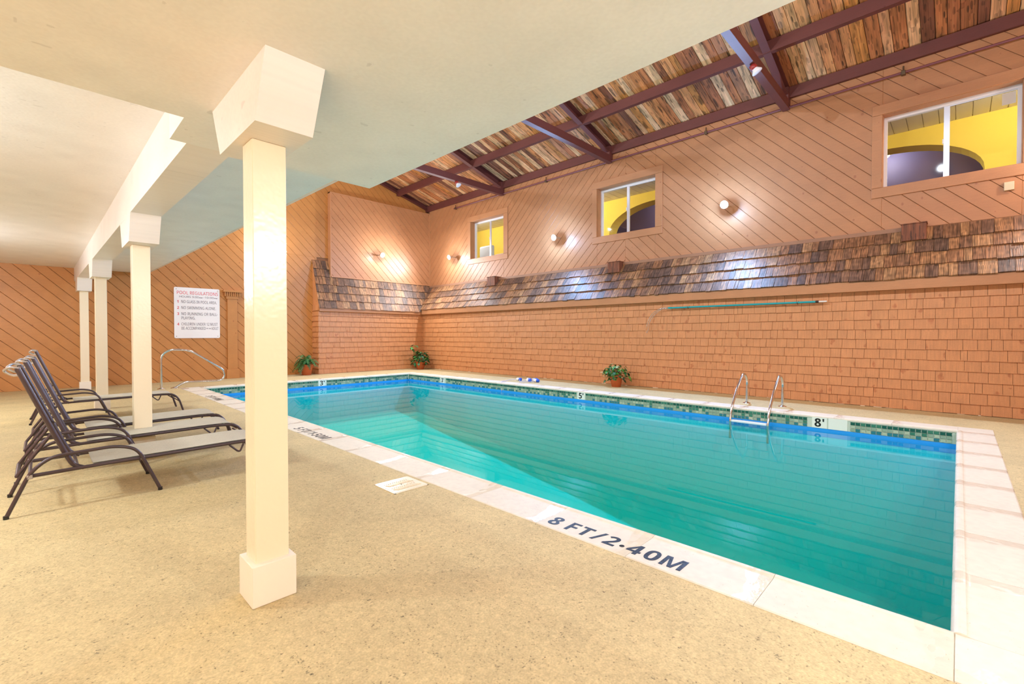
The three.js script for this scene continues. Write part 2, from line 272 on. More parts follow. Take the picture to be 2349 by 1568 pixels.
// ------------------------------------------------------------------ coping
{
  const c = struct('trim_3', 'white bullnose coping stones round the swimming pool', 'coping');
  const shape = w => { const s = new THREE.Shape(); s.moveTo(0, -0.06); s.lineTo(0, 0.002); s.lineTo(0.008, 0.006); s.lineTo(w - 0.06, 0.006); s.quadraticCurveTo(w - 0.045, 0.006, w - 0.036, 0.012); s.quadraticCurveTo(w - 0.012, 0.018, w + 0.002, 0.008); s.quadraticCurveTo(w + 0.016, -0.004, w + 0.012, -0.02); s.quadraticCurveTo(w + 0.006, -0.03, w - 0.005, -0.03); s.lineTo(w - 0.03, -0.06); s.closePath(); return s; };
  const stone = (w, len) => new THREE.ExtrudeGeometry(shape(w), { depth: len, bevelEnabled: false, curveSegments: 5 });
  const run = (n, w, len, place) => { const g = stone(w, len - 0.0025); for (let i = 0; i < n; i++) { const m = obj('coping_stone', g, M.coping, c); place(m, i); } };
  // shape x is across (outer to inner), extruded along local z
  const nx = 19, lx = (PX1 - PX0) / nx, nz = 8, lz = (PZ1 - PZ0) / nz;
  run(nx, CW, lx, (m, i) => { m.rotation.y = Math.PI / 2; m.position.set(PX0 + i * lx, 0, PZ1 + CW); });        // near side: local x -> -z, local z -> +x
  run(nx, CW, lx, (m, i) => { m.rotation.y = -Math.PI / 2; m.position.set(PX0 + (i + 1) * lx, 0, PZ0 - CW); }); // far side: local x -> +z
  run(nz, 0.35, lz, (m, i) => { m.position.set(PX0 - 0.35, 0, PZ0 + i * lz); });                                // end: local x -> +x
  run(nz, 0.33, lz, (m, i) => { m.rotation.y = Math.PI; m.position.set(PX1 + 0.33, 0, PZ0 + (i + 1) * lz); });  // right end
  for (const [x0, x1, z0, z1] of [[PX0 - 0.35, PX0, PZ0 - CW, PZ0], [PX0 - 0.35, PX0, PZ1, PZ1 + CW], [PX1, PX1 + 0.33, PZ0 - CW, PZ0], [PX1, PX1 + 0.33, PZ1, PZ1 + CW]]) obj('coping_stone', box(x0 + 0.001, x1 - 0.001, -0.06, 0.006, z0 + 0.001, z1 - 0.001, 0.002), M.coping, c);
  obj('mortar_bed', [box(PX0 - 0.35, PX1 + 0.33, -0.07, 0.0, PZ1, PZ1 + CW), box(PX0 - 0.35, PX1 + 0.33, -0.07, 0.0, PZ0 - CW, PZ0), box(PX0 - 0.35, PX0, -0.07, 0.0, PZ0, PZ1), box(PX1, PX1 + 0.33, -0.07, 0.0, PZ0, PZ1)], M.coping, c);
}
for (const [s, x0, x1, z0, h, lab] of [['8 FT/2·40M', -1.955, -1.02, -2.335, 0.125, 'black painted 8 FT/2·40M depth lettering on the coping'], ['5 FT/1·50M', -6.32, -5.40, -2.335, 0.125, 'black painted 5 FT/1·50M depth lettering on the coping'], ['3 FT/·90M', -10.95, -10.05, -2.335, 0.125, 'faded painted depth lettering on the coping near the handrail']]) {
  const t = thing('depth_lettering', lab, 'lettering', [x0, 0.0062, z0]);
  let x = 0; const glyphs = [];
  for (const ch of s) {
    if (ch === ' ') { x += 0.045; continue; }
    const g = ch === '·' ? new THREE.CylinderGeometry(0.016, 0.016, 0.001, 10).rotateX(Math.PI / 2).translate(0.016, 0.045, 0.0005) : text(ch, h, 0.001);
    g.computeBoundingBox(); g.translate(x - g.boundingBox.min.x, 0, 0); x += g.boundingBox.max.x - g.boundingBox.min.x + 0.022; glyphs.push(g);
  }
  const k = (x1 - x0) / x; for (const g of glyphs) { g.scale(k, 1, 1); g.rotateX(-Math.PI / 2); obj('character', g, M.markPaint, t); }
}

// ------------------------------------------------------------------ board cladding
function boards(parent, f, region, holes, dir, pitch, mat, extra = [], thick = 0.016, name = 'board') {
  const [a0, a1, b0, b1] = region; let s0 = Infinity, s1 = -Infinity;
  for (const [a, b] of rect(...region)) { const s = b - dir * a; s0 = Math.min(s0, s); s1 = Math.max(s1, s); }
  const ds = pitch * Math.SQRT2, g = 0.0032 * Math.SQRT2;
  for (let s = Math.floor(s0 / ds) * ds; s < s1; s += ds) {
    let p = clip(clip(rect(...region), -dir, 1, s + g), dir, -1, -(s + ds - g));
    for (const e of extra) p = clip(p, ...e);
    if (p.length < 3 || areaOf(p) < 0.004) continue;
    const off = [R() * 3, R() * 3], pieces = minus([p], holes).map(q => prism(f, q, -thick, 0, 0.004, off));
    if (pieces.length) obj(name, pieces, mat, parent);
  }
}
const WIN = [[-12.47, -10.49], [-7.235, -5.2], [-1.18, 0.86]].map(([a, b]) => ({ o: [a, b, 3.71, 5.37], i: [a + 0.15, b - 0.19, 3.89, 5.19] }));
{
  const w = struct('wall_back', 'tan diagonal board wall with three windows above the shingled skirt roof', 'wall');
  const holesIn = WIN.map(q => q.i), polys = minus([rect(XE - 0.2, XR + 0.1, 0, 6.6)], holesIn);
  obj('backing', polys.map(p => prism(fLong, p, -0.26, -0.016)), M.backing, w);
  boards(w, fLong, [XP, -6.22, 2.95, 6.22], WIN.map(q => q.i), 1, 0.19, M.board);
  boards(w, fLong, [-6.22, XR, 2.95, 6.22], WIN.map(q => q.i), -1, 0.19, M.board);
  WIN.forEach(q => { // opening sides
    const [a0, a1, b0, b1] = q.i; obj('reveal', [box(a0 - 0.01, a0 + 0.006, b0, b1, ZU - 0.25, ZU - 0.002), box(a1 - 0.006, a1 + 0.01, b0, b1, ZU - 0.25, ZU - 0.002), box(a0, a1, b0 - 0.01, b0 + 0.006, ZU - 0.25, ZU - 0.002), box(a0, a1, b1 - 0.006, b1 + 0.01, ZU - 0.25, ZU - 0.002)], M.trim, w);
  });
}
WIN.forEach((q, k) => {
  const w = struct('window_' + (k + 1), ['sliding window showing a pale blue chair beside the corner of the hall', 'sliding window with an arch behind it above the potted pothos', 'sliding window above the pool ladder reflecting a lamp'][k], 'window');
  const [a0, a1, b0, b1] = q.o, [c0, c1, d0, d1] = q.i, z0 = ZU, z1 = ZU + 0.022;
  for (const r of [[a0, a1, d1, b1], [a0, a1, b0, d0], [a0, c0, d0, d1], [c1, a1, d0, d1]]) obj('casing_board', prism(fLong, rect(r[0] + 0.0015, r[1] - 0.0015, r[2] + 0.0015, r[3] - 0.0015), -0.002, 0.022, 0.004, [R(), R()]), M.trim, w);
  const zf = ZU - 0.2, t = 0.045, e0 = c0 + 0.006, e1 = c1 - 0.006, h0 = d0 + 0.006, h1 = d1 - 0.006, m = (e0 + e1) / 2;
  const fr = [box(e0, e1, h1 - 0.06, h1, zf - 0.05, zf + 0.02), box(e0, e1, h0, h0 + 0.03, zf - 0.05, zf + 0.02), box(e0, e0 + t, h0 + 0.03, h1 - 0.06, zf - 0.05, zf + 0.02), box(e1 - t, e1, h0 + 0.03, h1 - 0.06, zf - 0.05, zf + 0.02)];
  obj('frame', fr, M.white, w);
  const sash = obj('sash', [box(m - 0.05, m + 0.025, h0 + 0.03, h1 - 0.06, zf - 0.02, zf + 0.01), box(m + 0.02, e1 - t, h1 - 0.075, h1 - 0.06, zf - 0.02, zf + 0.005), box(m + 0.02, e1 - t, h0 + 0.03, h0 + 0.045, zf - 0.02, zf + 0.005)], M.aluminium, w);
  obj('pane', box(e0 + t, m - 0.045, h0 + 0.03, h1 - 0.06, zf - 0.036, zf - 0.032), M.glass, w);
  obj('pane', box(m + 0.02, e1 - t, h0 + 0.045, h1 - 0.075, zf - 0.008, zf - 0.004), M.glass, w);
  if (k === 2) obj('torn_label', box(e1 - t - 0.17, e1 - t - 0.02, h1 - 0.27, h1 - 0.085, zf - 0.0038, zf - 0.0028), M.cushion, w).userData.label = 'torn cream paper label on the glass';
  obj('latch', box(m - 0.065, m - 0.045, 4.5, 4.58, zf - 0.005, zf + 0.022, 0.004), M.white, w);
});
{ // end wall
  const w = struct('wall_end', 'orange brown diagonal board end wall behind the pool rules sign', 'wall');
  obj('backing', [prism(fEnd, [[-ZN - 0.1, 0], [10.9, 0], [10.9, 6.3], [1.6, 8.9], [-ZN - 0.1, 8.9]], -0.2, -0.016)], M.backing, w);
  boards(w, fEnd, [-ZN, 6.3, 0.0, 3.75], [], -1, 0.19, M.boardEnd);
  boards(w, fEnd, [1.9, 10.6, 3.75, 8.6], [], -1, 0.19, M.boardEnd, [[-0.28, -1, -(6.2 + 0.28 * 10.6) + 0.02]]);
}
{ // furred-out panel above the end skirt
  const w = struct('wall_end_panel', 'raised tan diagonal board panel over the end skirt roof', 'wall panel');
  obj('panel_backing', box(XE, XP - 0.016, 3.1, 5.9, -10.6, -6.69), M.trim, w);
  boards(w, fPanel, [6.71, 10.6, 3.05, 5.88], [], -1, 0.19, M.board);
  obj('edge_trim', box(XE, XP + 0.012, 3.1, 5.91, -6.71, -6.67), M.trim, w);
  obj('edge_trim', box(XE, XP + 0.006, 5.88, 5.91, -10.6, -6.67), M.trim, w);
  obj('edge_trim', box(XP, XP + 0.03, 3.0, 5.9, -10.6, -10.57), M.trim, w);
}
obj('wall_right', box(XR, XR + 0.2, 0, 8.9, -10.9, ZN + 0.1), M.boardEnd).userData = { kind: 'structure', label: 'tan wall closing the near end of the hall', category: 'wall' };
obj('wall_left', box(XE - 0.2, XR + 0.2, 0, 3.2, ZN, ZN + 0.2), M.boardEnd).userData = { kind: 'structure', label: 'tan wall behind the lounge chairs', category: 'wall' };
obj('wall_loft', [box(-3.345, XR, 2.7, 8.95, -1.825, -1.7), box(XE, -3.345, 2.95, 8.95, -1.95, -1.84)], M.board).userData = { kind: 'structure', label: 'tan upper wall over the edge of the low ceiling', category: 'wall' };

// ------------------------------------------------------------------ shingles
function wedge(f, poly, dTop, dBot, off) { // poly: [bl, br, tr, tl] or clipped; thickness grows downwards
  const b0 = Math.min(...poly.map(p => p[1])), b1 = Math.max(...poly.map(p => p[1])), P = [], U = [], n = poly.length;
  let area = 0; for (let i = 0; i < n; i++) { const p = poly[i], q = poly[(i + 1) % n]; area += p[0] * q[1] - p[1] * q[0]; } if (area < 0) poly = poly.slice().reverse();
  const d = b => dBot + (dTop - dBot) * (b - b0) / (b1 - b0 || 1);
  const put = (p, h) => { const v = at(f, p[0], p[1], h); P.push(v.x, v.y, v.z); U.push(p[0] + off[0], p[1] + off[1]); };
  for (let i = 1; i < n - 1; i++) { put(poly[0], d(poly[0][1])); put(poly[i], d(poly[i][1])); put(poly[i + 1], d(poly[i + 1][1])); }
  for (let i = 0; i < n; i++) { const p = poly[i], q = poly[(i + 1) % n]; put(p, 0); put(q, 0); put(q, d(q[1])); put(p, 0); put(q, d(q[1])); put(p, d(p[1])); }
  return soup(P, U);
}
function shingles(parent, f, a0, a1, b0, rows, expo, wMin, wMax, thick, mats, o = {}) {
  const all = [];
  for (let r = 0; r < rows; r++) {
    let a = a0 - R() * 0.1; const by = b0 + r * expo;
    while (a < a1) {
      const w = rr(wMin, wMax) * (R() < 0.12 ? 0.6 : 1), gap = o.gap ?? 0.003, jit = (o.jitter ?? 0.003) * (R() - 0.5) * 2, tilt = (o.tilt ?? 0) * (R() - 0.5);
      let p = [[a + gap / 2, by + jit], [a + w - gap / 2, by + jit + tilt], [a + w - gap / 2, by + expo * 1.12], [a + gap / 2, by + expo * 1.12]];
      if (o.low && r === 0) p[0][1] = p[1][1] = b0 + R() * 0.006;
      p = clip(clip(p, 1, 0, a0), -1, 0, -a1); for (const e of o.extra ?? []) p = clip(p, ...e);
      if (p.length > 2 && areaOf(p) > 0.0008) all.push([wedge(f, p, 0.004, thick * rr(0.8, 1.25), [R() * 5, R() * 5]), mats[Math.floor(R() * mats.length)], a]);
      a += w;
    }
  }
  all.sort((p, q) => q[2] - p[2]); const rest = [];
  all.forEach(([g, m], k) => { if (k < 298) obj('shingle', g, m, parent); else rest.push([g, m]); });
  if (rest.length) { const ms = [...new Set(rest.map(r => r[1]))]; const q = obj('small_shingles', mergeGeometries(ms.map(m => mergeGeometries(rest.filter(r => r[1] === m).map(r => r[0]))), true), ms, parent); q.userData.kind = 'stuff'; }
}
{
  const w = struct('wall_back_base', 'painted shingle wall beside the pool below the skirt roof', 'wall');
  obj('backing', box(XE, XR, 0, 2.1, ZL - 0.2, ZL), M.backing, w);
  shingles(w, frame(V(0, 0, ZL), V(1, 0, 0), V(0, 1, 0)), XB, XR, 0.004, 12, 0.1672, 0.11, 0.27, 0.026, [M.shingle], { low: true, gap: 0.0045 });
  const e = []; let x = XB + 0.2; while (x < XR) { if (R() < 0.6) e.push(box(x, x + rr(0.03, 0.14), 0, rr(0.004, 0.013), ZL + 0.008, ZL + rr(0.018, 0.03))); x += rr(0.15, 0.5); }
  const ef = obj('mineral_crust', e, M.efflor, w); ef.userData.kind = 'stuff';
}
{
  const w = struct('wall_end_base', 'painted shingle bump-out wall at the short end of the pool', 'wall');
  obj('backing', box(XE, XB, 0, 2.12, ZL, ZB), M.backing, w);
  shingles(w, frame(V(XB, 0, 0), V(0, 0, -1), V(0, 1, 0)), -ZB, -ZL, 0.004, 12, 0.1672, 0.11, 0.27, 0.026, [M.shingle], { low: true, gap: 0.0045 });
  shingles(w, frame(V(0, 0, ZB), V(1, 0, 0), V(0, 1, 0)), XE, XB + 0.012, 0.004, 13, 0.1672, 0.11, 0.2, 0.026, [M.shingle], { low: true, gap: 0.0045 });
  obj('side_cheek', prism(frame(V(0, 0, ZB - 0.03), V(1, 0, 0), V(0, 1, 0)), [[XE, 2.0], [-14.43, 2.0], [-14.43, 2.1], [XE, 3.68]], 0, 0.03), M.shingle, w);
}
{ // skirt roofs
  const L = Math.hypot(0.64, 0.92), fS = frame(V(0, 2.18, -9.96), V(1, 0, 0), V(0, 0.92 / L, -0.64 / L));
  const s = struct('skirt_roof_back', 'weathered wood shake skirt roof along the long wall', 'roof');
  obj('sheathing', prism(fS, [[-14.41, 0], [XR, 0], [XR, L], [-14.76, L]], -0.05, 0), M.backing, s);
  shingles(s, fS, -14.8, XR, -0.02, 4, 0.272, 0.10, 0.24, 0.03, shakeTones, { gap: 0.006, jitter: 0.012, tilt: 0.012, extra: [[1, 0.35 / L, -14.41]] });
  obj('ridge_strip', box(-14.7, -0.7, 3.05, 3.12, ZU + 0.005, ZU + 0.05), M.strip, s);
  obj('fascia', box(-14.40, XR, 2.0, 2.175, -10.0, -9.965, 0.004), M.trim, s);
  obj('soffit_board', box(-14.40, XR, 2.0, 2.02, ZL, -9.99), M.trim, s);
}
{
  const dy = 1.05, L = Math.hypot(0.35, dy), fS = frame(V(-14.41, 2.1, 0), V(0, 0, -1), V(-0.35 / L, dy / L, 0)), L2 = L * 1.54;
  const s = struct('skirt_roof_end', 'dark weathered wood shake skirt roof on the end wall', 'roof');
  obj('sheathing', prism(fS, [[-ZB, 0], [9.96, 0], [10.6, L], [-ZB, L]], -0.04, 0), M.backing, s);
  obj('sheathing', prism(fS, rect(-ZB, 6.69, L, L2), -0.04, 0), M.backing, s);
  shingles(s, fS, -ZB - 0.02, 10.7, -0.02, 4, 0.272, 0.10, 0.24, 0.03, shakeTones, { gap: 0.006, jitter: 0.012, tilt: 0.012, extra: [[-1, 0.64 / L, -9.96]] });
  shingles(s, fS, -ZB - 0.02, 6.67, -0.02 + 4 * 0.272, 2, 0.272, 0.10, 0.22, 0.03, shakeTones, { gap: 0.006, jitter: 0.01, tilt: 0.012 });
  obj('fascia', box(-14.445, -14.41, 1.99, 2.10, -9.97, ZB, 0.004), M.trim, s);
  obj('soffit_board', box(XB, -14.42, 1.99, 2.01, -9.97, ZB), M.trim, s);
  obj('top_flashing', box(XP, XP + 0.035, 3.13, 3.17, -10.58, -6.69), M.trim, s);
}
[[-0.735, -0.415, 3.13, 'brown wooden block on the skirt roof below the wide window by the ladder'], [-6.6, -6.25, 3.12, 'brown wooden block on the skirt roof below the middle window'], [-11.23, -10.86, 3.14, 'brown wooden block on the skirt roof below the window near the corner']].forEach(([x0, x1, y1, lab]) => {
  const b = thing('wooden_block', lab, 'block', [(x0 + x1) / 2, 2.9, -10.5]); const w = (x1 - x0) / 2;
  obj('block_body', box(-w, w, -0.05, y1 - 2.9, -0.1, 0.14, 0.006), M.woodBlock, b); obj('block_cap', box(-w - 0.01, w + 0.01, y1 - 2.9, y1 - 2.885, -0.1, 0.15, 0.003), M.woodBlock, b);
});

// ------------------------------------------------------------------ low ceiling, beam, columns
{
  const c = struct('ceiling', 'white plaster low ceiling over the lounge deck', 'ceiling');
  const zb = -0.55;
  obj('near_soffit', [box(-2.96, XR, 2.40, 2.75, zb, ZN), box(-3.345, XR, 2.40, 2.75, -1.83, zb)], M.ceiling, c);
  const f = frame(V(0, 3.01, 0), V(1, 0, 0), V(0, 0, 1)); // normal down
  obj('recess_ceiling', [prism(f, [[XE, ZN], [-2.5, ZN], [-2.5, -2.145], [XE, -1.95]], 0, 0.2)], M.ceiling, c);
  obj('edge_bead', prism(frame(V(0, 3.01, 0), V(1, 0, 0), V(0, 0, 1)), [[XE, -1.935], [-3.2, -2.125], [-3.2, -2.155], [XE, -1.965]], 0, 0.212, 0.01), M.beamWhite, c);
}
{
  const b = struct('ceiling_beam', 'white boxed beam running along the tops of the columns', 'beam');
  const zf = x => -0.64 + (-2.4 - x) * 0.0035, yb = x => 2.40 + (-2.4 - x) * 0.0082, P = [];
  const x0 = -2.5, x1 = XE, w = 0.24;
  const c = (x, k) => [[x, yb(x), zf(x)], [x, 2.9, zf(x)], [x, 2.9, zf(x) - w], [x, yb(x), zf(x) - w]][k];
  for (let k = 0; k < 4; k++) { const n = (k + 1) % 4; P.push(...c(x0, k), ...c(x1, k), ...c(x1, n), ...c(x0, k), ...c(x1, n), ...c(x0, n)); }
  const g = soup(P, P.filter((_, i) => i % 3 < 2).map((v, i) => v)); obj('beam_casing', g, M.beamWhite, b);
  // columns under it
  const col = [[-2.385, 'thick cream square column standing nearest the floor drain'], [-6.12, 'cream square column between the grouped lounge chairs'], [-10.33, 'cream square column by the lounge chair set apart'], [-14.15, 'cream square column closest to the end wall boards']];
  col.forEach(([x, lab]) => {
    const zc = zf(x) - w / 2, y1 = 2.145 + (-2.385 - x) * 0.0062, yt = yb(x) + 0.004;
    const t = thing('column', lab, 'column', [x, 0, zc], 'columns along the edge of the low ceiling');
    obj('shaft', box(-0.068, 0.068, 0.15, y1, -0.074, 0.074, 0.004), M.column, t);
    obj('plinth', box(-0.098, 0.098, 0, 0.19, -0.097, 0.097, 0.004), M.plinth, t);
    obj('capital', prism(frame(V(0, 0, -w / 2), V(1, 0, 0), V(0, 1, 0)), [[-0.265, y1], [0.265, y1], [0.40, yt], [-0.40, yt]], 0, w), M.beamWhite, t);
  });
}

// ------------------------------------------------------------------ timber roof
{
  const s = struct('ceiling_timber', 'sloping timber plank ceiling high over the pool', 'ceiling');
  const k = Math.hypot(1, 0.28), f = frame(V(0, 6.2, -10.6), V(1, 0, 0), V(0, 0.28 / k, 1 / k)); // normal down
  let x = XE - 0.1;
  while (x < XR) { const w = rr(0.135, 0.2), q = R(), tone = plankTones[Math.floor(q * plankTones.length)]; obj('plank', prism(f, rect(x + 0.004, x + w - 0.004, -0.2, 9.2), -0.03, rr(-0.006, 0.003), 0.003, [R() * 2, R() * 2]), tone, s); x += w; }
  obj('roof_deck', prism(f, rect(XE - 0.3, XR + 0.3, -0.4, 9.3), -0.16, -0.034), M.backing, s);
}
{
  const timber = (name, lab, geos) => { const o = obj(name, geos, M.beam); tag(o, lab, 'beam'); o.userData.kind = 'structure'; };
  timber('eave_beam', 'dark red timber ledger along the top of the long wall', box(XE, XR, 5.99, 6.2, ZU, ZU + 0.07));
  [-9.3, -7.5, -5.7, -3.9].forEach((z, i) => timber('purlin', ['dark red purlin nearest the long wall', 'second dark red purlin from the long wall', 'third dark red purlin from the long wall', 'fourth dark red purlin from the long wall'][i], box(XE, XR, roofY(z) - 0.215, roofY(z) - 0.005, z - 0.05, z + 0.05)));
  const k = Math.hypot(1, 0.28), slope = (x, w, d, z0 = ZU) => { const f = frame(V(x - w / 2, 0, 0), V(0, 0, 1), V(0, 1, 0)); const g = prism(frame(V(x + w / 2, 0, 0), V(0, 0, 1), V(0, 1, 0)), [[z0, roofY(z0) - d], [-1.9, roofY(-1.9) - d], [-1.9, roofY(-1.9) - 0.004], [z0, roofY(z0) - 0.004]], 0, w); return g; };
  [[-10.72, 'dark red roof truss nearest the corner window'], [-6.67, 'dark red roof truss above the middle window'], [-2.56, 'dark red roof truss above the long blue pole'], [1.5, 'dark red roof truss beyond the ladder end']].forEach(([x, lab]) => {
    const t = struct('roof_truss', lab, 'truss');
    obj('rafter', slope(x, 0.13, 0.22), M.beam, t);
    obj('tie_beam', box(x - 0.065, x + 0.065, 5.77, 5.95, ZU + 0.01, -1.9), M.beam, t);
    obj('foot_block', box(x - 0.07, x + 0.07, 5.85, 6.18, ZU + 0.0, ZU + 0.16), M.beam, t);
  });
  timber('end_rafter', 'dark red rafter against the end gable wall', slope(-14.85, 0.12, 0.16));
}
{ // painted pipe with hangers on the long wall
  const p = thing('sprinkler_pipe', 'dark red painted pipe running along the top of the long wall', 'pipe', [0, 5.81, ZU + 0.05]);
  obj('pipe_run', new THREE.CylinderGeometry(0.02, 0.02, XR + 13.2, 12).rotateZ(Math.PI / 2).translate((XR - 13.2) / 2, 0, 0), M.pipePaint, p);
  for (const x of [-13.1, -8.85, -4.15, -0.75, 0.0]) { if (x === 0) continue; obj('hanger', [box(x - 0.03, x + 0.03, -0.04, 0.03, -0.045, 0.03, 0.006), disc(x, 0.06, 0, 0.012, 0.1, 8)], M.brass, p); }
}

// ------------------------------------------------------------------ room behind the windows
{
  const r = struct('wall_back_room', 'yellow arched wall of the room behind the windows', 'wall');
  const z = -13.0, f = frame(V(0, 0, z), V(1, 0, 0), V(0, 1, 0)), arch = [[-6.6, 1.62], [-1.3, 1.62]];
  const base = 4.55, rise = 0.76; const shape = new THREE.Shape(); shape.moveTo(-17, 2.9); shape.lineTo(2.6, 2.9); shape.lineTo(2.6, 5.62); shape.lineTo(-17, 5.62); shape.closePath();
  for (const [c, h] of arch) { const p = new THREE.Path(); p.moveTo(c - h, 2.95); p.lineTo(c - h, base); for (let i = 1; i < 24; i++) { const a = Math.PI - i / 24 * Math.PI; p.lineTo(c + h * Math.cos(a), base + rise * Math.sin(a)); } p.lineTo(c + h, base); p.lineTo(c + h, 2.95); p.closePath(); shape.holes.push(p); }
  obj('arched_wall', new THREE.ExtrudeGeometry(shape, { depth: 0.45, bevelEnabled: false }).translate(0, 0, z - 0.45), M.yellowWall, r);
  obj('navy_wall', box(-17, 2.6, 2.9, 5.7, -14.6, -14.5), M.navy, r);
  obj('side_wall', [box(-17.1, -16.9, 2.9, 5.7, -14.6, -10.86), box(2.5, 2.7, 2.9, 5.7, -14.6, -10.86)], M.yellowWall, r);
  obj('room_floor', box(-17, 2.6, 2.8, 2.92, -14.6, -10.86), M.navy, r);
  const c = struct('ceiling_back_room', 'white plank ceiling of the room behind the windows', 'ceiling');
  obj('ceiling_backing', box(-17, 2.6, 5.62, 5.72, -14.6, -10.8), M.plankWhite, c);
  for (let x = -16.9; x < 2.5; x += 0.24) obj('plank', box(x + 0.006, x + 0.234, 5.595, 5.625, -13, -10.86), M.plankWhite, c);
  for (const [x, z, k] of [[-13.6, -11.3, 1], [-8.6, -11.3, 1], [-4.0, -11.3, 1], [0.9, -11.3, 1], [-6.6, -14.0, 0.3], [-1.3, -14.0, 0.3]]) {
    const l = thing('ceiling_globe', k === 1 ? 'round ceiling globe lamp in the yellow room' : 'round ceiling globe lamp beyond the yellow arches', 'lamp', [x, 5.5, z], k === 1 ? 'globe lamps of the yellow room' : 'globe lamps beyond the arches');
    obj('lamp_globe', new THREE.SphereGeometry(0.09, 16, 12), glow(new THREE.Color(1, 0.93, 0.75), 3), l); obj('lamp_base', disc(0, 0.08, 0, 0.06, 0.04), M.white, l);
    const p = new THREE.PointLight(new THREE.Color(1, 0.94, 0.78), LAMP_BACK_ROOM * k, 0, 2); p.position.set(x, 5.5, z); p.castShadow = true; p.shadow.radius = 4; scene.add(p);
  }
  const ch = thing('armchair', 'pale blue padded chair seen through the corner window', 'chair', [-12.95, 2.92, -11.95]);
  obj('backrest', new RoundedBoxGeometry(0.72, 0.75, 0.16, 4, 0.07).translate(0, 1.33, 0), M.paleBlue, ch); obj('seat', new RoundedBoxGeometry(0.74, 0.2, 0.7, 3, 0.06).translate(0, 0.85, -0.35), M.paleBlue, ch);
  for (const [sx, sz] of [[-1, -0.05], [1, -0.05], [-1, -0.64], [1, -0.64]]) obj('leg', box(sx * 0.32 - 0.02, sx * 0.32 + 0.02, 0, 0.76, sz - 0.02, sz + 0.02), M.black, ch);
  const tb = thing('side_stand', 'dark stand carrying a white cushion behind the corner window', 'stand', [-12.1, 2.92, -11.95]); obj('stand_body', box(-0.3, 0.3, 0, 1.15, -0.25, 0.2, 0.02), M.navy, tb);
  const cu = obj('cushion', new RoundedBoxGeometry(0.5, 0.14, 0.36, 4, 0.06), M.cushion); cu.position.set(-12.12, 4.145, -11.95); tag(cu, 'white cushion lying behind the corner window', 'cushion');
}
tag(obj('outlet_box', box(0.475, 0.585, 3.50, 3.63, ZU, ZU + 0.04, 0.006), M.outlet), 'cream outlet box on the wall under the wide window', 'outlet');

// ------------------------------------------------------------------ lamps
function floodlight(pos, dir, color, cd, label, kind = 'wall') {
  const l = thing('floodlight', label, 'lamp', pos, kind === 'wall' ? undefined : 'lamps out of the picture');
  const d = V(...dir).normalize(), q = new THREE.Quaternion().setFromUnitVectors(V(0, 1, 0), d), holder = m => { m.quaternion.copy(q); return m; };
  holder(obj('housing', lathe([[0.0, -0.10], [0.04, -0.10], [0.05, -0.06], [0.075, 0.0], [0.085, 0.035], [0.08, 0.035], [0.07, 0.0], [0.0, -0.05]]), M.lampHousing, l));
  holder(obj('lens', new THREE.SphereGeometry(0.07, 18, 12).scale(1, 0.6, 1).translate(0, 0.03, 0), glow(color.clone().lerp(new THREE.Color(1, 1, 1), 0.5), 6), l));
  return { l, d };
}
function wallLamp(pos, n, color, cd, label, group) {
  const { l } = floodlight(pos, [n[0], n[1] - 0.35, n[2]], color, cd, label, group ? 'hidden' : 'wall');
  obj('wall_bracket', new THREE.CylinderGeometry(0.018, 0.018, 0.2, 8).applyQuaternion(new THREE.Quaternion().setFromUnitVectors(V(0, 1, 0), V(...n))).translate(-n[0] * 0.16, 0.02, -n[2] * 0.16), M.lampHousing, l);
  const s = new THREE.SpotLight(color, cd, 0, 1.5, 0.5, 2); s.position.set(pos[0] + n[0] * 0.1, pos[1] - 0.02, pos[2] + n[2] * 0.1); s.target.position.set(pos[0] + n[0] * 3, pos[1] - 1.2, pos[2] + n[2] * 3); s.castShadow = true; s.shadow.radius = 3; scene.add(s, s.target);
  const p = new THREE.PointLight(color, cd * 0.16, 0, 2); p.position.set(pos[0] + n[0] * 0.1, pos[1] + 0.0, pos[2] + n[2] * 0.1); p.castShadow = true; p.shadow.radius = 3; scene.add(p);
}
wallLamp([-13.17, 4.03, ZU + 0.27], [0, 0, 1], WARM, LAMP_WALL, 'floodlight on the long wall beside the corner window');
wallLamp([-8.35, 4.03, ZU + 0.27], [0, 0, 1], COOL, LAMP_WALL * 2.0, 'floodlight on the long wall between corner window and middle window');
wallLamp([-3.655, 4.05, ZU + 0.27], [0, 0, 1], COOL, LAMP_WALL * 2.0, 'floodlight on the long wall above the blue rescue pole');
wallLamp([1.2, 4.03, ZU + 0.27], [0, 0, 1], WARM, LAMP_WALL * 0.75, 'floodlight on the long wall past the wide window');
wallLamp([XP + 0.27, 4.03, -8.40], [1, 0, 0], WARM, LAMP_WALL, 'floodlight on the raised end panel');
wallLamp([XE + 0.3, 4.05, -4.85], [1, 0, 0], WARM, LAMP_WALL * 0.7, 'floodlight on the end wall behind the thick column');
wallLamp([XR - 0.3, 4.03, -6.3], [-1, 0, 0], WARM, LAMP_WALL * 0.65, 'floodlight on the near end wall over the coping');
wallLamp([XR - 0.3, 2.2, -1.9], [-1, 0, 0], WARM, LAMP_WALL * 0.42, 'low floodlight on the near end wall at the soffit edge');
for (const x of [-12.2, -8.3, -4.4, -0.45]) wallLamp([x, 6.4, -1.75 - 0.35 - (x < -3.4 ? 0.14 : 0)], [0, 0, -1], NEUTRAL, LAMP_LOFT, 'floodlight high on the loft wall facing the windows', 'x');
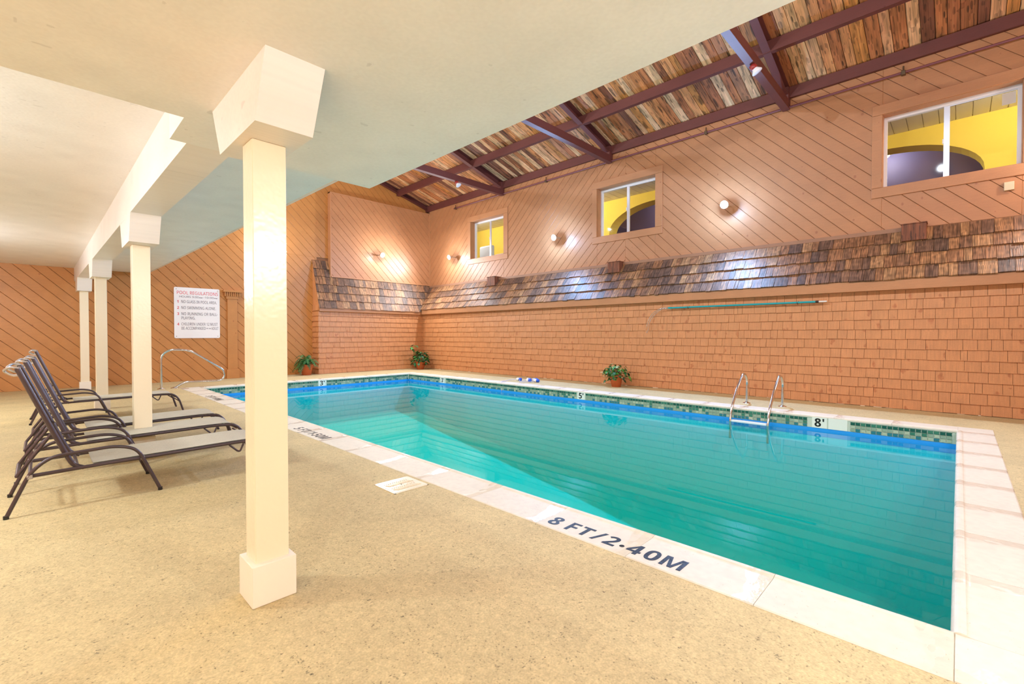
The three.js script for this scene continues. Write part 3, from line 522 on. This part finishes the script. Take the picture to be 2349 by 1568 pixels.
for (const [x, y, z, k, lab] of [[-10.4, 2.36, 1.9, 0.68, 'far opal pendant globe over the deck towards the end wall'], [-4.6, 2.36, 1.9, 0.68, 'opal pendant globe behind the grouped lounge chairs'], [1.0, 2.0, 2.1, 0.7, 'opal pendant globe in the near corner of the low ceiling']]) {
  const l = thing('pendant_lamp', lab, 'lamp', [x, y, z]), top = (x < 0 ? 2.81 : 2.40) - y;
  obj('lamp_globe', new THREE.SphereGeometry(0.11, 18, 12), glow(NEUTRAL.clone().lerp(new THREE.Color(1, 1, 1), 0.5), 4), l); obj('lamp_stem', new THREE.CylinderGeometry(0.012, 0.012, top - 0.1, 8).translate(0, (top + 0.1) / 2, 0), M.white, l); obj('ceiling_rose', disc(0, top - 0.015, 0, 0.07, 0.03), M.white, l);
  const p = new THREE.PointLight(NEUTRAL, LAMP_CEIL * k, 0, 2); p.position.set(x, y, z); p.castShadow = true; p.shadow.radius = 4; scene.add(p);
}
[[-2.56, 5.74, -8.4, 'white reflector bulb under the truss above the long blue pole'], [-10.72, 5.74, -8.65, 'white reflector bulb under the truss near the corner window']].forEach(([x, y, z, lab]) => {
  const t = thing('reflector_lamp', lab, 'lamp', [x + 0.03, y, z]);
  const q = new THREE.Euler(0.35, 0, 0.5);
  for (const [n, g, m] of [['socket', lathe([[0, 0.03], [0.05, 0.03], [0.055, -0.03], [0.04, -0.05], [0, -0.05]], 18), M.redBase], ['reflector_bulb', lathe([[0.03, -0.03], [0.05, -0.06], [0.085, -0.11], [0.08, -0.125], [0, -0.13]], 22), M.reflector]]) obj(n, g, m, t).rotation.copy(q);
});

// ------------------------------------------------------------------ lounge chairs
function loungeChair(label) {
  const t = thing('lounge_chair', label, 'lounge chair', [0, 0, 0], 'sling lounge chairs on the deck');
  const W = 0.305, Z = (s, z, y) => V(s * W, y, z);
  for (const s of [1, -1]) {
    const i = s * (W - 0.03);
    obj('side_rail', pipe([V(i, 0.262, 0.06), V(i, 0.272, -0.3), V(i, 0.286, -1.28), V(i, 0.272, -1.46), V(i, 0.19, -1.525), V(i, 0.0, -1.578)], 0.014, 0.09), M.chairMetal, t);
    const arm = obj('arm_frame', pipe([Z(s, 0.172, 0), Z(s, 0.05, 0.30), Z(s, -0.05, 0.385), Z(s, -0.40, 0.402), Z(s, -0.53, 0.36), Z(s, -0.675, 0)], 0.0125, 0.11), M.chairMetal, t);
    obj('foot_cap', disc(s * W, 0.012, 0.168, 0.015, 0.024, 10), M.black, arm); obj('foot_cap', disc(s * W, 0.012, -0.67, 0.015, 0.024, 10), M.black, arm);
    obj('back_post', pipe([V(i * 0.96, 1.015, 0.105), V(i * 0.96, 0.37, -0.132), V(i * 0.96, 0.29, -0.17), V(i * 0.96, 0.265, -0.225)], 0.0165, 0.07), M.chairMetal, t);
    obj('prop_bar', pipe([V(i * 0.8, 0.563, -0.075), V(i * 0.8, 0.262, 0.118)], 0.011, 0.02), M.chairMetal, t);
    obj('stop_bracket', pipe([V(i, 0.27, -1.17), V(i, 0.205, -1.235), V(i, 0.20, -1.255), V(i, 0.272, -1.285)], 0.008, 0.02), M.chairMetal, t);
    obj('rail_bracket', box(Math.min(i, s * W) - 0.012, Math.max(i, s * W) + 0.012, 0.248, 0.278, 0.04, 0.07, 0.004), M.chairClip, t); obj('rail_bracket', box(Math.min(i, s * W), Math.max(i, s * W), 0.268, 0.29, -0.575, -0.55), M.chairClip, t);
    obj('leg_brace', pipe([V(i, 0.235, -1.43), V(i, 0.15, -1.537)], 0.008, 0.01), M.chairMetal, t);
  }
  const w = W - 0.045, strip = (pts, th) => { // fabric band that follows a profile of [z, y]
    const P = [], U = []; let l = 0; const n = 6;
    const sag = k => -0.012 * (1 - (2 * k / n - 1) ** 2);
    for (let i = 0; i < pts.length - 1; i++) { const [z0, y0] = pts[i], [z1, y1] = pts[i + 1], d = Math.hypot(z1 - z0, y1 - y0), nz = (y1 - y0) / d, ny = -(z1 - z0) / d;
      for (let k = 0; k < n; k++) for (const off of [0, -th]) { const x0 = -w + 2 * w * k / n, x1 = -w + 2 * w * (k + 1) / n, s0 = sag(k) + off, s1 = sag(k + 1) + off;
        const a = [x0, y0 + ny * s0, z0 + nz * s0], b = [x1, y0 + ny * s1, z0 + nz * s1], c = [x1, y1 + ny * s1, z1 + nz * s1], e = [x0, y1 + ny * s0, z1 + nz * s0];
        if (off === 0) P.push(...a, ...b, ...c, ...a, ...c, ...e); else P.push(...a, ...c, ...b, ...a, ...e, ...c); const v = [[x0, l], [x1, l], [x1, l + d], [x0, l + d]]; for (const q of off === 0 ? [0, 1, 2, 0, 2, 3] : [0, 2, 1, 0, 3, 2]) U.push(...v[q]); } l += d; }
    return soup(P, U); };
  obj('seat_sling', strip([[-0.275, 0.288], [-0.7, 0.294], [-1.2, 0.301], [-1.36, 0.300], [-1.43, 0.292], [-1.475, 0.27]], 0.006), M.sling, t);
  obj('back_sling', strip([[0.108, 1.005], [0.05, 0.845], [-0.06, 0.55], [-0.13, 0.365]], 0.006), M.sling, t);
  const bar = (z, y, r = 0.011, k = 1) => new THREE.CylinderGeometry(r, r, 2 * (W - 0.03) * k, 8).rotateZ(Math.PI / 2).translate(0, y, z);
  obj('cross_bar', bar(0.105, 1.0), M.chairMetal, t); obj('cross_bar', bar(-0.19, 0.275), M.chairMetal, t); obj('cross_bar', bar(-0.55, 0.262), M.chairMetal, t); obj('cross_bar', bar(-1.47, 0.235), M.chairMetal, t); obj('cross_bar', bar(0.118, 0.262, 0.011, 0.8), M.chairMetal, t); obj('cross_bar', bar(0.055, 0.258), M.chairMetal, t);
  for (const s of [1, -1]) obj('top_handle', pipe([V(s * 0.26, 1.012, 0.09), V(s * 0.26, 1.03, 0.14), V(s * 0.2, 1.0, 0.175), V(s * 0.2, 0.965, 0.13), V(s * 0.26, 0.97, 0.092)], 0.008, 0.02), M.chairClip, t);
  return t;
}
[[-4.61, 0, 'first sling lounge chair, beside the thick column'], [-5.62, -0.025, 'second sling lounge chair from the thick column'], [-6.43, -0.065, 'third sling lounge chair from the thick column'], [-9.17, -0.075, 'sling lounge chair set apart near the handrail']].forEach(([x, z, lab], i) => { const c = loungeChair(lab); c.position.set(x - 0.305, 0, z); });

// ------------------------------------------------------------------ sign, pilaster, drain
{
  const W = 1.05, H = 1.36, c = document.createElement('canvas'); c.width = 800; c.height = 1036; const g = c.getContext('2d');
  g.fillStyle = '#f4f1ee'; g.fillRect(0, 0, 800, 1036);
  const put = (s, x, y, size, w, col, weight = 'bold') => { g.font = `${weight} ${size}px sans-serif`; g.fillStyle = col; const k = w / g.measureText(s).width; g.save(); g.translate(x, y); g.scale(k, 1); g.fillText(s, 0, 0); g.restore(); };
  const RED = '#d8232f', INK = '#3a2a33';
  put('POOL REGULATIONS', 42, 140, 92, 730, RED, 'normal'); put('HOURS 9:00', 85, 208, 52, 340, INK, 'normal'); put('AM', 428, 208, 30, 62, INK); put('-10:00', 505, 208, 52, 190, INK, 'normal'); put('PM', 698, 208, 30, 60, INK);
  const L = (n, y, s, w) => { if (n) put(n, 50, y, 74, 36, RED); put(s, 118, y, 80, w, INK, 'normal'); };
  L('1', 318, 'NO GLASS IN POOL AREA.', 630); L('2', 442, 'NO SWIMMING ALONE.', 615); L('3', 566, 'NO RUNNING OR BALL-', 645); L('', 652, 'PLAYING.', 245); L('4', 776, 'CHILDREN UNDER 12 MUST', 640); L('', 862, 'BE ACCOMPANIED', 425); put('BY AN', 553, 846, 30, 84, INK); put('ADULT', 645, 862, 80, 125, INK, 'normal');
  const t = new THREE.CanvasTexture(c); t.colorSpace = THREE.SRGBColorSpace;
  const s = thing('pool_sign', 'white POOL REGULATIONS sign on the diagonal board wall', 'sign', [XE + 0.012, 1.835, -3.03]);
  const sh = new THREE.Shape(), r = 0.04, w = W / 2, h = H / 2; sh.moveTo(-w + r, -h); sh.lineTo(w - r, -h); sh.quadraticCurveTo(w, -h, w, -h + r); sh.lineTo(w, h - r); sh.quadraticCurveTo(w, h, w - r, h); sh.lineTo(-w + r, h); sh.quadraticCurveTo(-w, h, -w, h - r); sh.lineTo(-w, -h + r); sh.quadraticCurveTo(-w, -h, -w + r, -h);
  const geo = new THREE.ExtrudeGeometry(sh, { depth: 0.008, bevelEnabled: false }); const uv = geo.attributes.uv, p = geo.attributes.position; for (let i = 0; i < p.count; i++) uv.setXY(i, p.getX(i) / W + 0.5, p.getY(i) / H + 0.5);
  obj('sign_board', geo.rotateY(Math.PI / 2), std('#ffffff', 0.4, { map: t }), s);
  for (const [a, b] of [[-1, -1], [1, -1], [-1, 1], [1, 1]]) obj('screw', new THREE.CylinderGeometry(0.009, 0.009, 0.004, 10).rotateZ(Math.PI / 2).translate(0.009, b * (h - 0.05), a * (w - 0.05)), M.brass, s);
}
{
  const t = thing('pilaster', 'tan wooden pilaster with a toothed capital beside the sign', 'pilaster', [XE, 0, -3.86]);
  obj('shaft', box(0, 0.06, 0.12, 2.32, -0.125, 0.125, 0.006), M.boardEnd, t); obj('plinth', box(0, 0.09, 0, 0.26, -0.16, 0.16, 0.006), M.boardEnd, t); obj('necking', box(0, 0.08, 2.26, 2.34, -0.155, 0.155, 0.005), M.boardEnd, t);
  for (let i = 0; i < 8; i++) obj('dentil', box(0.0, 0.11, 2.34, 2.45, -0.19 + i * 0.0514, -0.19 + i * 0.0514 + 0.028), M.boardEnd, t);
  obj('frieze', box(0, 0.075, 2.33, 2.46, -0.19, 0.19), M.boardEnd, t); obj('cornice', box(0, 0.15, 2.45, 2.505, -0.24, 0.24, 0.006), M.boardEnd, t);
}
{
  const t = thing('floor_drain', 'square cream slotted drain cover in the deck beside the coping', 'drain', [-3.315, 0, -2.09]); t.rotation.y = 0.0;
  obj('cover_plate', box(-0.145, 0.145, 0.0005, 0.006, -0.145, 0.145, 0.002), M.drain, t); obj('rim', [box(-0.16, 0.16, 0, 0.004, -0.16, -0.146), box(-0.16, 0.16, 0, 0.004, 0.146, 0.16), box(-0.16, -0.146, 0, 0.004, -0.16, 0.16), box(0.146, 0.16, 0, 0.004, -0.16, 0.16)], M.drain, t);
  const g = []; for (let i = 0; i < 12; i++) for (let j = 0; j < 4; j++) { const q = new RoundedBoxGeometry(0.05, 0.008, 0.009, 1, 0.002); q.rotateY(j % 2 ? 0.6 : -0.6); q.translate(-0.09 + j * 0.06, 0.007, -0.105 + i * 0.019); g.push(q); } obj('grip_ridges', g, M.drain, t);
  obj('screw', disc(0, 0.008, 0, 0.008, 0.003, 10), M.brass, t);
}

// ------------------------------------------------------------------ ladder, handrail, pole, float rope
{
  const t = thing('pool_ladder', 'stainless steel pool ladder with white step at the deep end', 'ladder', [-2.482, 0, -8.9]);
  for (const s of [-1, 1]) {
    const x = s * 0.289; obj('rail', pipe([V(x, 0, -0.1), V(x, 0.44, -0.12), V(x, 0.575, 0.06), V(x, 0.36, 0.36), V(x, 0.02, 0.66), V(x, -0.16, 0.73), V(x, -0.5, 0.74)], 0.021, 0.12, 90, 12), M.steel, t);
    obj('flange', lathe([[0.022, 0.03], [0.03, 0.02], [0.062, 0.008], [0.065, 0]], 22).translate(x, 0, -0.1), M.steel, t);
  }
  for (const y of [-0.20]) obj('step', box(-0.27, 0.27, y - 0.02, y + 0.012, 0.66, 0.76, 0.008), M.white, t);
}
{
  const t = thing('handrail', 'curved stainless steel handrail by the shallow end', 'handrail', [-13.13, 0, -1.95]);
  const p = [[-0.0, 0], [0.02, 0.80], [-0.10, 0.905], [-0.52, 0.885], [-1.29, 0.33], [-1.30, 0.20], [-1.16, 0.10], [-0.42, 0.17], [-0.24, 0.0]].map(([z, y]) => V(0, y, z));
  obj('rail', pipe([p[0], V(0, 0.78, 0.0), V(0, 0.9, -0.16), V(0, 0.885, -0.55), V(0, 0.36, -1.28), V(0, 0.11, -1.24), V(0, 0.13, -0.44), V(0, 0, -0.25)], 0.024, 0.16, 110, 12), M.steel, t);
  for (const z of [0, -0.25]) obj('flange', lathe([[0.026, 0.03], [0.034, 0.02], [0.075, 0.01], [0.08, 0]], 20).translate(0, 0, z), M.steel, t);
}
{
  const t = thing('rescue_pole', 'long teal rescue pole with a wire crook hung on the shingle wall', 'pole', [-3.3, 1.856, ZL + 0.095]);
  const bar = (x0, x1, r) => new THREE.CylinderGeometry(r, r, x1 - x0, 14).rotateZ(Math.PI / 2).translate((x0 + x1) / 2, 0, 0);
  obj('shaft', bar(-1.41, 1.41, 0.018), M.teal, t); obj('ferrule', bar(1.39, 1.44, 0.021), M.black, t); obj('tip', bar(1.43, 1.565, 0.014), M.poleTip, t); obj('collar', bar(-1.46, -1.38, 0.021), M.teal, t);
  obj('crook', tube([V(-1.42, 0.01, 0.01), V(-1.62, 0.0, 0.01), V(-1.83, -0.11, 0.01), V(-1.96, -0.31, 0.01), V(-2.0, -0.5, 0.01), V(-1.985, -0.57, 0.01), V(-1.955, -0.5, 0.01), V(-1.92, -0.33, 0.01), V(-1.8, -0.15, 0.01), V(-1.62, -0.025, 0.01), V(-1.42, -0.01, 0.01)], 0.0065, 90, 8), M.steel, t);
  for (const x of [-1.0, 1.1]) obj('wall_hook', pipe([V(x, 0.03, -0.065), V(x, -0.03, -0.03), V(x, -0.03, 0.028), V(x, 0.01, 0.03)], 0.005, 0.02), M.brass, t);
}
{
  const t = thing('float_rope', 'lane rope with blue and white floats lying on the far deck', 'float rope', [-8.2, 0, -9.05]);
  const F = [[-0.33, 0.04, 0.0, 0.35], [-0.06, 0.045, -0.1, -0.2], [0.08, 0.045, 0.06, 0.15], [0.13, 0.05, -0.13, 0.9], [0.28, 0.045, -0.02, 0.3]];
  for (const [x, y, z, a] of F) {
    const f = obj('float', lathe([[0, -0.075], [0.03, -0.075], [0.043, -0.06], [0.043, 0.0], [0, 0.0]], 16), M.blueFloat, t); f.rotation.set(0, a, Math.PI / 2); f.position.set(x, y, z);
    obj('float_end', lathe([[0, 0.0], [0.043, 0.0], [0.043, 0.06], [0.03, 0.075], [0, 0.075]], 16), M.whiteFloat, f);
  }
  obj('rope', tube([V(-0.12, 0.02, 1.3), V(-0.14, -0.5, 0.86), V(-0.2, -0.2, 0.79), V(-0.27, 0.02, 0.72), V(-0.42, 0.02, 0.45), V(-0.5, 0.03, 0.1), V(-0.33, 0.04, 0), V(-0.15, 0.015, 0.15), V(-0.06, 0.045, -0.1), V(0.02, 0.09, -0.05), V(0.08, 0.045, 0.06), V(0.2, 0.10, -0.02), V(0.13, 0.05, -0.13), V(0.28, 0.045, -0.02), V(0.1, 0.015, 0.2), V(-0.05, 0.012, 0.3)].slice(2), 0.007, 120, 6), M.rope, t);
}

// ------------------------------------------------------------------ plants
function leafGeo(l, w, fold = 0.25, droop = 0.25) {
  const P = [], U = [], n = 4, e = [0.0, 0.85, 1.0, 0.6, 0.0], mid = i => [0, -droop * l * (i / n) ** 2, l * i / n];
  for (let i = 0; i < n; i++) for (const s of [-1, 1]) { const a = mid(i), b = mid(i + 1), c = [s * w / 2 * e[i + 1], b[1] + fold * w / 2 * e[i + 1], b[2] - 0.04 * l], d = [s * w / 2 * e[i], a[1] + fold * w / 2 * e[i], a[2] - 0.04 * l];
    const q = s > 0 ? [a, c, b, a, d, c] : [a, b, c, a, c, d]; for (const v of q) { P.push(...v); U.push(v[0], v[2]); } }
  return soup(P, U);
}
function pot(t, rTop, rBot, h) {
  obj('pot', lathe([[0, 0], [rBot, 0], [rTop * 0.93, h * 0.78], [rTop, h * 0.78], [rTop, h], [rTop * 0.9, h], [rTop * 0.86, h * 0.85], [0, h * 0.85]], 30), M.terracotta, t);
  obj('soil', disc(0, h * 0.86, 0, rTop * 0.86, 0.02, 24), M.soil, t);
}
function bushy(t, n, h0, spread, up, mats, size, trail) {
  const geos = [leafGeo(size, size * 0.72), leafGeo(size * 1.15, size * 0.7, 0.15, 0.4), leafGeo(size * 0.85, size * 0.66, 0.35, 0.15)];
  for (let i = 0; i < n; i++) {
    const a = R() * Math.PI * 2, el = Math.acos(1 - R() * 1.05), r = spread * Math.pow(R(), 0.4), x = Math.cos(a) * Math.sin(el) * r, z = Math.sin(a) * Math.sin(el) * r; let y = h0 + Math.cos(el) * up * Math.pow(R(), 0.4); if (R() < trail && Math.hypot(x, z) > spread * 0.4) y -= rr(0.05, 0.2);
    const m = obj('leaf', geos[i % 3], mats[Math.floor(R() * mats.length)], t); m.position.set(x, Math.max(0.03, y), z); m.rotation.set(rr(-0.3, 0.8), -a + Math.PI / 2 + rr(-0.7, 0.7), rr(-0.5, 0.5), 'YXZ');
  }
  for (let i = 0; i < 14; i++) { const a = R() * 6.28, r = spread * rr(0.4, 0.9); obj('stem', tube([V(0, h0 - 0.12, 0), V(Math.cos(a) * r * 0.5, h0 + up * rr(0.3, 0.7), Math.sin(a) * r * 0.5), V(Math.cos(a) * r, h0 + up * rr(-0.1, 0.5), Math.sin(a) * r)], 0.004, 8, 5), M.stem, t); }
}
{
  const t = thing('potted_fern', 'bushy green fern in a terracotta pot at the bump-out corner', 'potted plant', [-14.5, 0, -5.78]);
  pot(t, 0.19, 0.125, 0.33);
  for (let i = 0; i < 46; i++) {
    const a = i * 2.39996 + rr(-0.2, 0.2), L = rr(0.30, 0.46), rise = rr(0.12, 0.34) * (i < 10 ? 1.3 : 1), drop = rr(0.05, 0.38), P = [], U = [], N = 13;
    const pt = k => { const u = k / N; return V(Math.cos(a) * L * u, 0.30 + rise * Math.sin(Math.min(1, u * 1.25) * Math.PI * 0.55) - drop * u * u, Math.sin(a) * L * u); };
    const side = V(-Math.sin(a), 0, Math.cos(a));
    for (let k = 1; k < N; k++) for (const s of [-1, 1]) { const p = pt(k), q = pt(k + 0.85), l = 0.075 * Math.sin(Math.PI * (0.12 + 0.86 * k / N)) + 0.012, tip = p.clone().lerp(q, 0.9).addScaledVector(side, s * l).add(V(0, -l * 0.35, 0)); const tri = s > 0 ? [p, q, tip] : [p, tip, q]; for (const v of tri) { P.push(v.x, v.y, v.z); U.push(v.x, v.z); } }
    if (-14.5 + Math.cos(a) * L < -14.88 || -5.78 + Math.sin(a) * L - 0.06 < -6.12) continue;
    const fr = obj('frond', soup(P, U), i % 2 ? M.fernA : M.fernB, t); obj('rachis', tube([pt(0), pt(4), pt(8), pt(N)], 0.003, 8, 4), M.stem, fr);
  }
}
{
  const t = thing('potted_pothos', 'variegated trailing plant in a terracotta pot below the middle window', 'potted plant', [-5.9, 0, -9.66]);
  pot(t, 0.16, 0.105, 0.28); bushy(t, 150, 0.32, 0.31, 0.24, [M.leafA, M.leafB, M.leafB, M.leafC, M.leafDark, M.leafCream], 0.1, 0.45);
}
{
  const t = thing('corner_plant', 'dark leafy potted plant in the corner of the two shingle walls', 'potted plant', [-13.95, 0, -9.6]);
  pot(t, 0.17, 0.115, 0.28); bushy(t, 150, 0.36, 0.33, 0.34, [M.leafDark, M.leafDark, M.leafB, M.leafB, M.leafA], 0.13, 0.6);
  const s = obj('tall_stem', tube([V(0.05, 0.4, 0.1), V(0.0, 0.7, 0.28), V(-0.05, 0.86, 0.36)], 0.006, 10, 5), M.stem, t);
  const g = leafGeo(0.15, 0.1); for (let i = 0; i < 7; i++) { const m = obj('leaf', g, i % 2 ? M.leafA : M.leafB, t); m.position.set(-0.03 + rr(-0.08, 0.08), rr(0.68, 0.88), 0.3 + rr(-0.08, 0.12)); m.rotation.set(rr(0, 0.7), i * 0.9, rr(-0.3, 0.3), 'YXZ'); }
}

renderer.render(scene, camera);
